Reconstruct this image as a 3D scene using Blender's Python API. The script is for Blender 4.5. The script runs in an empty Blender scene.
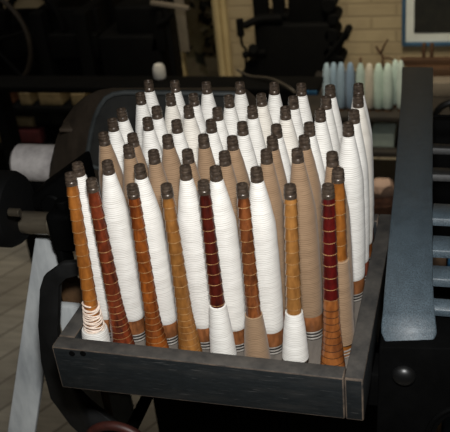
import bpy, bmesh, math, random
from mathutils import Vector, Matrix
random.seed(7)
COL = bpy.context.scene.collection
V = Vector

# ------------------------------------------------------------------ camera model
CAM = V((0.34643559, -0.60252373, 1.77983625))
RT = V((0.96124762, 0.25794687, -0.09729554))
DN = V((0.04742985, -0.50239306, -0.86333749))
FW = V((-0.27157581, 0.8252664, -0.49515851))
FPX = 847.5697

def ray(x, y):
    return RT * ((x - 225) / FPX) + DN * ((y - 216) / FPX) + FW
def atd(x, y, d):
    return CAM + ray(x, y) * d
def aty(x, y, Y):
    r = ray(x, y)
    return CAM + r * ((Y - CAM.y) / r.y)

def atz(x, y, Z):
    r = ray(x, y)
    return CAM + r * ((Z - CAM.z) / r.z)

# ------------------------------------------------------------------ helpers
def link(o, parent=None):
    COL.objects.link(o)
    if parent is not None:
        o.parent = parent
    return o

def obj(name, bm, mats, parent=None, smooth=40):
    bmesh.ops.recalc_face_normals(bm, faces=bm.faces)
    me = bpy.data.meshes.new(name)
    bm.to_mesh(me); bm.free()
    if not isinstance(mats, (list, tuple)):
        mats = [mats]
    for m in mats:
        me.materials.append(m)
    if smooth:
        for p in me.polygons:
            p.use_smooth = True
        me.set_sharp_from_angle(angle=math.radians(smooth))
    return link(bpy.data.objects.new(name, me), parent)

def thing(name, label, cat, loc=(0, 0, 0), group=None):
    o = link(bpy.data.objects.new(name, None))
    o.empty_display_size = .02
    o.location = loc
    return tag(o, label, cat, group)

def tag(o, label, cat, group=None):
    o['label'] = label; o['category'] = cat
    if group: o['group'] = group
    return o

def struct(name, bm, m, smooth=0):
    o = obj(name, bm, m, None, smooth)
    o['kind'] = 'structure'
    return o

def dup(root, loc, rot=None):
    r = root.copy(); COL.objects.link(r); r.location = loc
    if rot is not None: r.rotation_euler = rot
    for ch in list(root.children):
        c = ch.copy(); COL.objects.link(c); c.parent = r
        for g in ch.children:
            d = g.copy(); COL.objects.link(d); d.parent = c
    return r

def hexa(bm, c8, bevel=0, seg=2, edge_mat=None):
    """box from 8 corners: bottom loop of four, then top loop of four"""
    vs = [bm.verts.new(c) for c in c8]
    fs = [bm.faces.new([vs[i] for i in f]) for f in
          ((3, 2, 1, 0), (4, 5, 6, 7), (0, 1, 5, 4), (1, 2, 6, 5), (2, 3, 7, 6), (3, 0, 4, 7))]
    if bevel:
        es = list({e for f in fs for e in f.edges})
        r = bmesh.ops.bevel(bm, geom=es, offset=bevel, segments=seg, affect='EDGES', profile=.5)
        if edge_mat is not None:
            for f in r['faces']: f.material_index = edge_mat
    return bm

def box(bm, lo, hi, bevel=0, seg=2, edge_mat=None):
    (a, b, c), (d, e, f) = lo, hi
    a, d = min(a, d), max(a, d); b, e = min(b, e), max(b, e); c, f = min(c, f), max(c, f)
    return hexa(bm, [(a, b, c), (d, b, c), (d, e, c), (a, e, c), (a, b, f), (d, b, f), (d, e, f), (a, e, f)], bevel, seg, edge_mat)

def lathe(bm, prof, seg=28, M=None, wob=None):
    """profile of (radius, z); r = 0 closes the end"""
    rings = []
    for r, z in prof:
        if r <= 1e-7:
            rings.append([bm.verts.new((0, 0, z))])
        else:
            row = []
            for k in range(seg):
                a = 2 * math.pi * k / seg
                rr, zz = r, z
                if wob: rr, zz = wob(a, r, z)
                row.append(bm.verts.new((rr * math.cos(a), rr * math.sin(a), zz)))
            rings.append(row)
    for A, B in zip(rings, rings[1:]):
        if len(A) == 1 and len(B) == 1: continue
        for k in range(seg):
            n = (k + 1) % seg
            if len(A) == 1: bm.faces.new((A[0], B[n], B[k]))
            elif len(B) == 1: bm.faces.new((A[k], A[n], B[0]))
            else: bm.faces.new((A[k], A[n], B[n], B[k]))
    if M is not None:
        bmesh.ops.transform(bm, matrix=M, verts=[v for R in rings for v in R])
    return bm

def along(p, q):
    """matrix that takes +Z to the direction p -> q, placed at p"""
    d = V(q) - V(p)
    return Matrix.Translation(V(p)) @ d.to_track_quat('Z', 'Y').to_matrix().to_4x4()

def rod(bm, p, q, r, seg=18, bev=None, r2=None):
    L = (V(q) - V(p)).length; r2 = r if r2 is None else r2
    b = bev if bev is not None else min(r, r2) * .15
    return lathe(bm, [(0, 0), (r - b, 0), (r, b), (r2, L - b), (r2 - b, L), (0, L)], seg, along(p, q))

def tube(bm, pts, r, seg=10):
    pts = [V(p) for p in pts]; rings = []
    n0 = None
    for i, p in enumerate(pts):
        t = (pts[min(i + 1, len(pts) - 1)] - pts[max(i - 1, 0)]).normalized()
        if n0 is None:
            n0 = t.orthogonal().normalized()
        n0 = (n0 - t * n0.dot(t)).normalized()
        b = t.cross(n0); rr = r[i] if isinstance(r, (list, tuple)) else r
        rings.append([bm.verts.new(p + (n0 * math.cos(2 * math.pi * k / seg) + b * math.sin(2 * math.pi * k / seg)) * rr) for k in range(seg)])
    for A, B in zip(rings, rings[1:]):
        for k in range(seg):
            n = (k + 1) % seg
            bm.faces.new((A[k], A[n], B[n], B[k]))
    bm.faces.new(rings[0][::-1]); bm.faces.new(rings[-1])
    return bm

def spline(P, n=6):
    P = [V(p) for p in P]; out = []
    for i in range(len(P) - 1):
        a, b, c, d = P[max(i - 1, 0)], P[i], P[i + 1], P[min(i + 2, len(P) - 1)]
        for k in range(n):
            t = k / n
            out.append(.5 * ((2 * b) + (c - a) * t + (2 * a - 5 * b + 4 * c - d) * t * t + (3 * b - a - 3 * c + d) * t ** 3))
    out.append(P[-1])
    return out

def strap(bm, pts, widths, th, wdir=V((1, 0, 0)), bev=.0012):
    """flat bar swept along pts; th is its thickness, widths its width along wdir"""
    rings = []
    for i, p in enumerate(pts):
        t = (pts[min(i + 1, len(pts) - 1)] - pts[max(i - 1, 0)]).normalized()
        w = (wdir - t * wdir.dot(t)).normalized(); n = t.cross(w)
        if n.z < 0 and abs(n.z) > .2: n = -n
        hw = (widths[i] if isinstance(widths, (list, tuple)) else widths) / 2
        c = [(-hw, -th), (hw, -th), (hw, -bev), (hw - bev, 0), (-hw + bev, 0), (-hw, -bev)]
        rings.append([bm.verts.new(p + w * a + n * b) for a, b in c])
    for A, B in zip(rings, rings[1:]):
        for k in range(6):
            m = (k + 1) % 6
            bm.faces.new((A[k], A[m], B[m], B[k]))
    bm.faces.new(rings[0][::-1]); bm.faces.new(rings[-1])
    return bm

def prism(bm, outline, off, bevel=0):
    """outline of 3-D points extruded by the vector off"""
    a = [bm.verts.new(p) for p in outline]; b = [bm.verts.new(V(p) + V(off)) for p in outline]
    n = len(a)
    bm.faces.new(a); bm.faces.new(b[::-1])
    for k in range(n):
        bm.faces.new((a[k], b[k], b[(k + 1) % n], a[(k + 1) % n]))
    if bevel:
        es = list({e for v in a + b for e in v.link_edges})
        bmesh.ops.bevel(bm, geom=es, offset=bevel, segments=2, affect='EDGES', profile=.5)
    return bm

B = bmesh.new

# ------------------------------------------------------------------ materials
def s2l(c):
    return tuple(((x / 255) / 12.92 if x / 255 <= .04045 else ((x / 255 + .055) / 1.055) ** 2.4) for x in c) + (1,)

class NT:
    def __init__(s, name):
        s.m = bpy.data.materials.new(name); s.m.use_nodes = True
        s.t = s.m.node_tree; s.b = s.t.nodes['Principled BSDF']
        s.tc = None
    def n(s, t, **kw):
        x = s.t.nodes.new(t)
        for k, v in kw.items():
            if k in x.inputs: x.inputs[k].default_value = v
            else: setattr(x, k, v)
        return x
    def l(s, a, b): s.t.links.new(a, b)
    def coord(s, scale=(1, 1, 1), rot=(0, 0, 0), out='Object'):
        if s.tc is None: s.tc = s.n('ShaderNodeTexCoord')
        mp = s.n('ShaderNodeMapping'); mp.inputs['Scale'].default_value = scale; mp.inputs['Rotation'].default_value = rot
        s.l(s.tc.outputs[out], mp.inputs[0])
        return mp.outputs[0]
    def noise(s, co, scale, detail=4, rough=.6, dist=0):
        x = s.n('ShaderNodeTexNoise', Scale=scale, Detail=detail, Roughness=rough, Distortion=dist)
        s.l(co, x.inputs['Vector']); return x.outputs['Fac']
    def ramp(s, f, stops, interp='LINEAR'):
        x = s.n('ShaderNodeValToRGB'); e = x.color_ramp.elements; x.color_ramp.interpolation = interp
        while len(e) < len(stops): e.new(.5)
        for k, (p, c) in enumerate(stops):
            e[k].position = p; e[k].color = c
        s.l(f, x.inputs[0]); return x.outputs[0]
    def mix(s, f, a, b, mode='MIX'):
        x = s.n('ShaderNodeMix', data_type='RGBA', blend_type=mode)
        if hasattr(f, 'node'): s.l(f, x.inputs[0])
        else: x.inputs[0].default_value = f
        for v, i in ((a, 6), (b, 7)):
            if hasattr(v, 'node'): s.l(v, x.inputs[i])
            else: x.inputs[i].default_value = v
        return x.outputs[2]
    def bump(s, h, strength=.3, dist=.001):
        x = s.n('ShaderNodeBump', Strength=strength, Distance=dist)
        s.l(h, x.inputs['Height']); s.l(x.outputs[0], s.b.inputs['Normal'])
    def setb(s, **kw):
        for k, v in kw.items():
            k = k.replace('_', ' ')
            if hasattr(v, 'node'): s.l(v, s.b.inputs[k])
            else: s.b.inputs[k].default_value = v

def m_plain(name, c, rough=.5, metal=0, c2=None, scale=30, bump=.15, bd=.0008, spec=.5, stretch=(1, 1, 1)):
    t = NT(name); co = t.coord(stretch)
    f = t.noise(co, scale, 5, .65)
    c2 = c2 or tuple(x * .7 for x in c)
    t.setb(Base_Color=t.ramp(f, [(.3, s2l(c2)), (.7, s2l(c))]), Roughness=rough, Metallic=metal)
    t.b.inputs['Specular IOR Level'].default_value = spec
    t.bump(f, bump, bd)
    return t.m

def m_wood(name, c, c2, rough=.33, scale=90, coat=.45, stretch=(1, 1, .3), bump=.2):
    t = NT(name); co = t.coord(stretch)
    f = t.noise(co, scale, 6, .65, .4)
    g = t.noise(t.coord((1, 1, .6)), 45, 3, .6)
    col = t.ramp(f, [(.34, s2l(c2)), (.58, s2l(c))])
    oi = t.n('ShaderNodeObjectInfo')
    col = t.mix(t.ramp(g, [(.45, (0, 0, 0, 1)), (.7, (.8, .8, .8, 1))]), col, s2l(tuple(int(v * .8) for v in c2)))
    t.setb(Base_Color=col, Roughness=rough, Coat_Weight=coat, Coat_Roughness=.15)
    t.bump(f, bump, .0006)
    return t.m

def m_thread(name, c, c2, pitch=1050):
    """yarn wound round and round: fine bands across the length of the bobbin"""
    t = NT(name)
    f = t.noise(t.coord((14, 14, 1)), 1, 1, .5)          # slow waver round the bobbin
    w = t.n('ShaderNodeTexWave', wave_type='BANDS', bands_direction='Z', Scale=pitch / 3.14 / 2, Distortion=3.2, Detail=2)
    w.inputs['Detail Scale'].default_value = .35
    t.l(t.coord((.35, .35, 1)), w.inputs['Vector'])
    n1 = t.noise(t.coord((.10, .10, 1)), 430, 3, .75)     # irregular courses
    n2 = t.noise(t.coord(), 55, 3, .6)
    oi = t.n('ShaderNodeObjectInfo')
    h = t.mix(.62, w.outputs['Fac'], n1)
    col = t.ramp(h, [(.26, s2l(c2)), (.52, s2l(c))])
    col = t.mix(t.ramp(n2, [(.35, (.22, .22, .22, 1)), (.65, (0, 0, 0, 1))]), col, s2l(c2))
    t.setb(Base_Color=col, Roughness=.8)
    t.b.inputs['Specular IOR Level'].default_value = .2
    t.b.inputs['Sheen Weight'].default_value = .15
    t.bump(h, .4, .0005)
    return t.m

M = {}
M['tip'] = m_plain('dark_tip', (92, 78, 66), .3, .25, (40, 33, 28), 220, .2, .0004)
M['ring'] = m_plain('butt_ring_metal', (190, 184, 176), .35, .4, (130, 124, 116), 200, .1)
M['white'] = m_thread('white_yarn', (232, 229, 223), (186, 181, 173))
M['ivory'] = m_thread('ivory_yarn', (228, 222, 212), (180, 172, 160))
M['taupe'] = m_thread('taupe_yarn', (150, 123, 96), (112, 88, 66))
M['beech'] = m_wood('beech_core', (140, 88, 52), (84, 50, 28))
M['redcore'] = m_wood('red_core', (130, 70, 50), (88, 42, 28))
M['amber'] = m_wood('amber_wood', (154, 94, 38), (110, 62, 22))
M['redbrown'] = m_wood('red_brown_wood', (122, 54, 28), (48, 18, 10))
M['orange'] = m_wood('orange_brown_wood', (146, 78, 28), (82, 36, 13))
M['tan'] = m_wood('tan_wood', (152, 102, 50), (104, 64, 28))
M['mahogany'] = m_wood('mahogany_wood', (86, 27, 16), (40, 11, 8))
M['walnut'] = m_wood('walnut_wood', (130, 74, 38), (64, 30, 15))
M['honey'] = m_wood('honey_wood', (162, 112, 58), (116, 74, 34))
M['crimson'] = m_wood('crimson_wood', (92, 18, 15), (46, 8, 8))
M['soot'] = m_plain('black_butt', (40, 34, 30), .5, 0, (22, 19, 17), 90, .1)
M['lip'] = m_plain('worn_lit_groove_edge', (208, 164, 112), .45, 0, (112, 70, 38), 160, .1)  # worn step lips, with the bright line they catch put into the colour
M['oak'] = m_wood('oak_butt', (150, 90, 44), (100, 54, 24))
M['iron'] = m_plain('black_iron', (8, 8, 8), .65, 0, (4, 4, 4), 60, .25, .001, .06)
M['matte_black'] = m_plain('flat_matte_black', (10, 10, 10), .75, 0, (5, 5, 5), 20, .25, .002, .15)

# ------------------------------------------------------------------ bobbins
L = .1996
def tip_bm(r, z0, z1):
    h = z1 - z0
    return lathe(B(), [(r * .9, z0), (r * 1.02, z0 + .0004), (r * 1.04, z0 + h * .3), (r * .93, z0 + h * .36), (r * .92, z0 + h * .42), (r * 1.02, z0 + h * .48),
                       (r * .99, z0 + h * .68), (r * .9, z0 + h * .72), (r * .92, z0 + h * .8), (r * .96, z0 + h * .86), (r * .88, z0 + h * .97), (r * .7, z1), (r * .4, z1 - .0003),
                       (r * .32, z1 - .002), (0, z1 - .003)], 24)
def rings_bm(z, r):
    return lathe(B(), [(r * .85, z), (r, z + .0002), (r * 1.03, z + .0009), (r, z + .0016), (r * .85, z + .0018)], 28)
def core_bm():
    return lathe(B(), [(0, 0), (.0108, 0), (.0112, .001), (.0106, .0022), (.0106, .0052), (.0112, .0058), (.0106, .0066), (.0106, .0094), (.0118, .0102), (.0122, .013), (.0121, .026), (.0112, .029),
                       (.008, .034), (.0062, .15), (.0052, .180), (.0050, .189), (0, .189)], 28)
def thread_bm(seed, fat=1.0, shoulder=.144, start=.0270):
    start = start - .001
    rnd = random.Random(seed)
    prof = [(.0095, start), (.0118, start + .0006)]
    for k in range(34):
        z = start + .002 + (.1862 - start - .002) * k / 33
        zm = .085
        if z < zm: r = .0124 + .0013 * math.sin(min((z - start) / (zm - start), 1) * math.pi / 2)
        elif z < shoulder:
            r = .0137 - .0007 * ((z - zm) / (shoulder - zm)) ** 2
        else:
            u = (z - shoulder) / (.1862 - shoulder)
            r = .0130 + (.0060 - .0130) * u + .0003 * math.sin(u * math.pi)
        prof.append((r * fat + rnd.uniform(-.00012, .00012), z))
    prof += [(.0056, .1871), (.0050, .1872)]
    return lathe(B(), prof, 32)

def full_bobbin(wood, yarn, seed, fat=1., shoulder=.144):
    t = thing('bobbin', 'x', 'bobbin')
    core = obj('wooden_core', core_bm(), [M[wood], M['soot']], t)
    for p in core.data.polygons:
        if p.center.z < .0112: p.material_index = 1
    obj('metal_tip', tip_bm(.0055, .1868, L), M['tip'], t)
    obj('thread_winding', thread_bm(seed, fat, shoulder), M[yarn], t)
    for z in (.0008, .0044, .008):
        obj('base_ring', rings_bm(z, .0113), M['ring'], t)
    return t

def grooved_core(step, flare, z_end, foot, mid, seed, dark=False):
    """bare wooden pirn: stepped segments down a slim stem that flares into a conical foot"""
    rnd = random.Random(seed); prof = [(0, 0), (foot * .96, 0), (foot, .0008)]
    def rad(z):
        if z < flare:
            u = 1 - z / flare
            return mid + (foot - mid) * u ** 1.25
        u = (z - flare) / (z_end - flare)
        return mid + (.0053 - mid) * u
    zs = []; z = .006
    while z < z_end - .004:
        zs.append(z); z += step * (.62 if z < flare else 1) * rnd.uniform(.93, 1.07)
    zs.append(z_end)
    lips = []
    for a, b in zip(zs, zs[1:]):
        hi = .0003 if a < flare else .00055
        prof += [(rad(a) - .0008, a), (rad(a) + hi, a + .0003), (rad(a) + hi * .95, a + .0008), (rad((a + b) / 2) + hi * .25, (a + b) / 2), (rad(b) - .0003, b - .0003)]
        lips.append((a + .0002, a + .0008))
    prof += [(.0052, z_end), (0, z_end)]
    bm = lathe(B(), prof, 28)
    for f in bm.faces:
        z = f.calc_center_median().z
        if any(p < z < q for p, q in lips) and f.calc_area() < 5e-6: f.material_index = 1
    return bm

def remnant_bm(z0, z1, r0, r1, seed, loose=0):
    rnd = random.Random(seed); prof = [(r0 - .0015, z0), (r0 - .0003, z0 + .0006)]
    n = 26
    for k in range(n):
        u = k / (n - 1); z = z0 + .001 + (z1 - z0 - .001) * u
        prof.append((r0 + (r1 - r0) * u + .0004 * math.sin(u * 3.1) + rnd.uniform(-.00012, .00012), z))
    prof += [(r1 - .0008, z1 + .0004), (r1 - .0025, z1 + .0006)]
    return lathe(B(), prof, 30)

FRONT = [
    # wood, step, flare height, foot radius, mid radius, remnant (yarn, z0, z1, r0, r1), label
    ('amber', .0122, .06, .0120, .0068, 'loose', 'amber bobbin at the left end of the front row, white yarn unravelling at its foot'),
    ('redbrown', .0118, .075, .0124, .0069, None, 'bare dark red-brown wooden bobbin, second from left in the front row'),
    ('orange', .0115, .062, .0128, .0069, None, 'bare orange-brown wooden bobbin, third from left in the front row'),
    ('tan', .0118, .07, .0128, .0070, None, 'bare light tan wooden bobbin, fourth from left in the front row'),
    ('mahogany', .0115, .06, .0105, .0068, ('white', .0125, .0715, .0128, .0080), 'dark mahogany front-row bobbin with a short cone of white yarn at its foot'),
    ('walnut', .0115, .06, .0105, .0068, ('taupe', .0105, .0650, .0127, .0080), 'brown front-row bobbin with a short cone of taupe yarn at its foot'),
    ('honey', .0118, .06, .0110, .0068, ('white', .0195, .0710, .0124, .0080), 'pale honey front-row bobbin with a short white yarn cone above its wooden foot'),
    ('crimson', .0118, .075, .0126, .0069, None, 'bare crimson and brown wooden bobbin at the right end of the front row'),
]
BATCH = 'bobbins standing in the black wooden box'

def front_bobbin(k):
    wood, step, flare, foot, mid, rem, label = FRONT[k]
    t = thing('bobbin', label, 'bobbin', group=BATCH)
    if wood == 'crimson':
        bm = grooved_core(step, flare, .188, foot, mid, k)
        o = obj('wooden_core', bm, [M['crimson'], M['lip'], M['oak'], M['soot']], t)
        for p in o.data.polygons:
            if p.center.z < .088: p.material_index = 3 if p.material_index else 2
    elif wood == 'redbrown':
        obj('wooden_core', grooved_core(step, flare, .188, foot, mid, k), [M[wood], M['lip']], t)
    else:
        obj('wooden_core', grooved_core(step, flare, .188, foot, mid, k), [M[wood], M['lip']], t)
    obj('metal_tip', tip_bm(.0054, .1876, L), M['tip'], t)
    if rem == 'loose':
        w = obj('thread_winding', remnant_bm(.0105, .0315, .0136, .0126, 5), M['white'], t)
        rnd = random.Random(3); bm = B()
        for q in range(2):                                        # strands running up the stem
            pts = []
            for s in range(420):
                u = s / 419; a = u * 2 * math.pi * 6.5 + q * 2.3
                z = .031 + .029 * u + .0022 * math.sin(a + q * 1.7) + .0012 * math.sin(a * .37 + q)
                r = .0068 + (.0122 - .0068) * max(0, 1 - z / .06) ** 1.1 + .0009
                pts.append((r * math.cos(a), r * math.sin(a), z))
            tube(bm, pts, .0009, 5)
        w2 = obj('loose_strands', bm, m_plain('pinkish_strand', (238, 222, 208), .7, 0, (206, 182, 162), 120, .1), t)
    elif rem:
        obj('thread_winding', remnant_bm(rem[1], rem[2], rem[3], rem[4], k + 40), M[rem[0]], t)
    return t

# column, row, foot x, foot y, lean x, lean y
BOBBINS = [
    (0, 0, -0.0008, -0.0015, 0.0042, 0.0119),
    (1, 0, 0.0279, -0.0002, 0.0006, 0.0001),
    (2, 0, 0.0633, 0.0003, 0.0067, -0.0077),
    (3, 0, 0.0974, 0.0006, 0.0027, -0.0052),
    (4, 0, 0.1312, -0.0004, -0.0005, 0.0046),
    (5, 0, 0.1644, 0.0001, 0.0014, 0.0013),
    (6, 0, 0.2008, -0.0003, 0.0056, 0.0034),
    (7, 0, 0.2357, 0.0006, 0.0018, 0.0057),
    (0, 1, -0.0008, 0.0323, 0.0028, -0.0028),
    (1, 1, 0.0283, 0.0321, 0.0011, 0.0033),
    (2, 1, 0.0643, 0.0321, -0.0013, -0.0025),
    (3, 1, 0.1029, 0.0311, 0.0033, -0.0005),
    (4, 1, 0.1361, 0.0318, -0.0021, -0.0012),
    (5, 1, 0.1715, 0.0328, -0.0006, -0.0016),
    (7, 1, 0.2385, 0.0365, 0.0031, -0.0021),
    (1, 2, 0.0357, 0.0648, 0.0014, 0.0049),
    (2, 2, 0.0671, 0.0623, -0.0012, -0.0028),
    (3, 2, 0.1003, 0.0637, -0.0021, -0.0012),
    (4, 2, 0.1352, 0.0628, -0.0010, -0.0023),
    (5, 2, 0.1708, 0.0657, 0.0010, 0.0012),
    (6, 2, 0.2060, 0.0599, -0.0068, 0.0115),
    (7, 2, 0.2352, 0.0650, -0.0035, 0.0005),
    (0, 3, 0.0005, 0.0960, 0.0007, -0.0012),
    (1, 3, 0.0328, 0.0978, -0.0008, -0.0037),
    (2, 3, 0.0683, 0.0949, 0.0004, -0.0025),
    (3, 3, 0.1029, 0.0963, 0.0011, -0.0009),
    (4, 3, 0.1347, 0.0952, -0.0016, -0.0022),
    (5, 3, 0.1706, 0.0957, 0.0006, -0.0007),
    (6, 3, 0.2025, 0.0975, -0.0018, 0.0006),
    (0, 4, -0.0008, 0.1277, -0.0018, 0.0006),
    (1, 4, 0.0340, 0.1307, -0.0000, 0.0016),
    (2, 4, 0.0673, 0.1286, -0.0009, -0.0009),
    (3, 4, 0.1018, 0.1297, -0.0002, 0.0004),
    (4, 4, 0.1354, 0.1277, -0.0007, -0.0020),
    (5, 4, 0.1697, 0.1261, -0.0003, -0.0048),
    (6, 4, 0.2023, 0.1284, -0.0021, -0.0012),
    (7, 4, 0.2376, 0.1291, -0.0005, -0.0004),
    (0, 5, -0.0008, 0.1593, -0.0019, -0.0053),
    (1, 5, 0.0339, 0.1614, -0.0002, -0.0004),
    (2, 5, 0.0679, 0.1627, -0.0001, 0.0012),
    (3, 5, 0.1011, 0.1608, -0.0011, -0.0011),
    (4, 5, 0.1356, 0.1636, -0.0005, 0.0024),
    (5, 5, 0.1697, 0.1630, -0.0003, 0.0015),
    (6, 5, 0.2045, 0.1613, 0.0007, -0.0006),
    (7, 5, 0.2383, 0.1602, 0.0004, -0.0018),
    (0, 6, 0.0012, 0.1956, 0.0014, 0.0019),
    (1, 6, 0.0350, 0.1947, 0.0027, 0.0008),
    (2, 6, 0.0666, 0.1949, -0.0032, 0.0011),
    (3, 6, 0.1027, 0.1934, 0.0008, -0.0009),
    (4, 6, 0.1365, 0.1957, 0.0007, 0.0020),
    (5, 6, 0.1710, 0.1928, 0.0013, -0.0016),
    (6, 6, 0.2049, 0.1931, 0.0011, -0.0011),
    (7, 6, 0.2379, 0.1955, -0.0002, 0.0017),
    (0, 7, -0.0005, 0.2250, -0.0009, 0.0099),
    (1, 7, 0.0323, 0.2250, -0.0023, 0.0093),
    (2, 7, 0.0680, 0.2250, 0.0000, 0.0048),
    (3, 7, 0.1038, 0.2250, 0.0021, 0.0054),
    (4, 7, 0.1397, 0.2250, 0.0045, 0.0044),
    (5, 7, 0.1718, 0.2250, 0.0022, 0.0015),
    (6, 7, 0.2047, 0.2244, 0.0008, -0.0025),
    (7, 7, 0.2363, 0.2250, -0.0021, 0.0023),
]


PROTO = {'white': [full_bobbin('beech', 'white', 1), full_bobbin('redcore', 'white', 2, .98, .138), full_bobbin('oak', 'ivory', 3, 1.015, .148)],
         'taupe': [full_bobbin('beech', 'taupe', 4, .985, .141), full_bobbin('oak', 'taupe', 5, 1.01, .147)]}
used = {}
def tilt(o, dx, dy, spin):
    d = V((dx, dy, math.sqrt(L * L - dx * dx - dy * dy))).normalized()
    q = V((0, 0, 1)).rotation_difference(d)
    o.rotation_euler = (q.to_matrix() @ Matrix.Rotation(spin, 3, 'Z')).to_euler()

ORD = ['first', 'second', 'third', 'fourth', 'fifth', 'sixth', 'seventh', 'eighth']
ROWN = {1: 'second row from the front', 2: 'third row from the front', 3: 'fourth row from the front', 4: 'fifth row from the front',
        5: 'sixth row from the front', 6: 'row next to the back', 7: 'back row'}
for j in range(8):
    row = [b for b in BOBBINS if b[1] == j]
    for n, (i, jj, bx, by, dx, dy) in enumerate(row):
        if j == 0:
            o = front_bobbin(i); o.location = (bx, by, 1.25); tilt(o, dx, dy, random.uniform(0, 6.28)); continue
        if (i, j) == (7, 1):
            o = thing('bobbin', 'amber-stemmed bobbin half wound with taupe yarn, behind the crimson one', 'bobbin', group=BATCH)
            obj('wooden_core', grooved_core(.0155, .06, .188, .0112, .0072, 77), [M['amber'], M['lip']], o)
            obj('metal_tip', tip_bm(.0055, .1876, L), M['tip'], o)
            obj('thread_winding', remnant_bm(.016, .108, .0130, .0082, 78), M['taupe'], o)
            for z in (.0008, .0044, .008):
                obj('base_ring', rings_bm(z, .0113), M['ring'], o)
        else:
            kind = 'taupe' if j in (2, 3) else 'white'
            v = (i * 2 + j * 3 + i * j) % len(PROTO[kind]); src = PROTO[kind][v]
            if (kind, v) in used: o = dup(src, (0, 0, 0))
            else: o = src; used[kind, v] = 1
            col = 'Taupe' if kind == 'taupe' else 'White'
            pos = 'leftmost' if n == 0 else 'rightmost' if n == len(row) - 1 else ORD[n] + ' from the left'
            tag(o, '%s yarn bobbin, %s in the %s' % (col.lower(), pos, ROWN[j]), 'bobbin', BATCH)
        o.location = (bx, by, 1.25)
        tilt(o, dx, dy, random.uniform(0, 6.28))

# ------------------------------------------------------------------ the box they stand in
def m_box(name):
    t = NT(name)
    f = t.noise(t.coord((1, 6, 6)), 60, 8, .75)
    g = t.noise(t.coord((1, 5, 5)), 14, 4, .6)
    sc = t.noise(t.coord((.5, 9, 9), (0, .5, .3)), 90, 2, .5)
    col = t.ramp(f, [(.3, s2l((13, 16, 17))), (.55, s2l((22, 26, 28))), (.75, s2l((42, 44, 44)))])
    col = t.mix(t.ramp(sc, [(.66, (0, 0, 0, 1)), (.74, (.55, .55, .55, 1))]), col, s2l((78, 77, 75)))
    col = t.mix(t.ramp(g, [(.5, (0, 0, 0, 1)), (.8, (.5, .5, .5, 1))]), col, s2l((52, 50, 47)))
    t.setb(Base_Color=col, Roughness=.55)
    t.bump(f, .3, .001)
    return t.m
M['boxwood'] = m_box('blackened_box_wood')
M['worn'] = m_plain('worn_wood_edge', (106, 91, 77), .7, 0, (30, 30, 30), 45, .3, .001)
M['boxfloor'] = m_plain('box_floor_wood', (120, 112, 104), .7, 0, (84, 78, 72), 40, .25, .001, .3, (1, .2, 1))
xL, xR, yF, yB, zT, zB, TH = -.0306, .2684, -.0345, .2548, 1.2792, 1.2311, .0166
root = thing('wooden_box', 'black-stained open wooden box with worn edges holding the rows of bobbins', 'box', (xL, yF, zB))
def part(name, bm, m, parent, smooth=40):
    r = parent
    off = V((0, 0, 0))
    while r is not None:
        off += r.location; r = r.parent
    bmesh.ops.transform(bm, matrix=Matrix.Translation(-off), verts=bm.verts)
    return obj(name, bm, m, parent, smooth)
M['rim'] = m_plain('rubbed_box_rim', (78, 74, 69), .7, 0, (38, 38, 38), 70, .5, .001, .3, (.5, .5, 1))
BM2 = [M['boxwood'], M['worn'], M['rim']]
def board(name, bm):
    o = part(name, bm, BM2, root)
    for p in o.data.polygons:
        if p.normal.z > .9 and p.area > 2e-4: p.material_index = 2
    return o
bw = .0016
up = .0038
board('front_board', hexa(B(), [(xL + .0004, yF, zB), (xR - TH - .0002, yF, zB), (xR - TH - .0002, yF + TH, zB), (xL + .0004, yF + TH, zB),
                               (xL, yF, zT + up), (xR - TH - .0002, yF, zT), (xR - TH - .0002, yF + TH, zT), (xL, yF + TH, zT + up)], bw, 2, 1))
board('right_board', hexa(B(), [(xR - TH, yF, zB), (xR, yF, zB), (xR, yB, zB), (xR - TH, yB, zB), (xR - TH, yF, zT), (xR, yF, zT), (xR, yB, zT), (xR - TH, yB, zT)], bw, 2, 1))
board('left_board', hexa(B(), [(xL, yF + TH, zB), (xL + TH, yF + TH, zB), (xL + TH, yB, zB), (xL, yB, zB), (xL, yF + TH, zT + up), (xL + TH, yF + TH, zT + up), (xL + TH, yB, zT), (xL, yB, zT)], bw, 2, 1))
board('back_board', box(B(), (xL + TH, yB - TH, zB), (xR - TH, yB, zT), bw, 2, 1))
part('bottom_board', box(B(), (xL + TH, yF + TH, zB), (xR - TH, yB - TH, 1.25)), M['boxfloor'], root)
for qx in (72, 83):
    p = aty(qx, 353.5, yF)
    part('screw_head', lathe(B(), [(0, 0), (.0032, 0), (.0030, .0007), (.0012, .0009), (0, .0005)], 16, along(p + V((0, .0002, 0)), p + V((0, -.01, 0)))), M['iron'], root)

# ------------------------------------------------------------------ the loom that carries the box
def m_rail():
    t = NT('grey_painted_casting')
    f = t.noise(t.coord(), 850, 3, .7); g = t.noise(t.coord(), 60, 4, .6)
    col = t.ramp(f, [(.35, s2l((47, 55, 61))), (.6, s2l((86, 100, 109)))])
    col = t.mix(t.ramp(g, [(.4, (0, 0, 0, 1)), (.7, (.5, .5, .5, 1))]), col, s2l((56, 65, 71)))
    t.setb(Base_Color=col, Roughness=.4, Coat_Weight=.14, Coat_Roughness=.35)
    t.bump(f, .5, .001)
    return t.m
M['rail'] = m_rail()
M['bolt'] = m_plain('polished_black_bolt', (18, 18, 18), .4, 0, (9, 9, 9), 40, .05, .0005, .6)
M['dimbar'] = m_plain('shaded_bar', (48, 48, 47), .55, 0, (26, 26, 26), 120, .3, .001)  # rail paint darkened: shade put into the colour of the far bars
M['bracket'] = m_plain('worn_black_bracket', (28, 28, 28), .5, 0, (14, 14, 14), 40, .25, .001)
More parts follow.
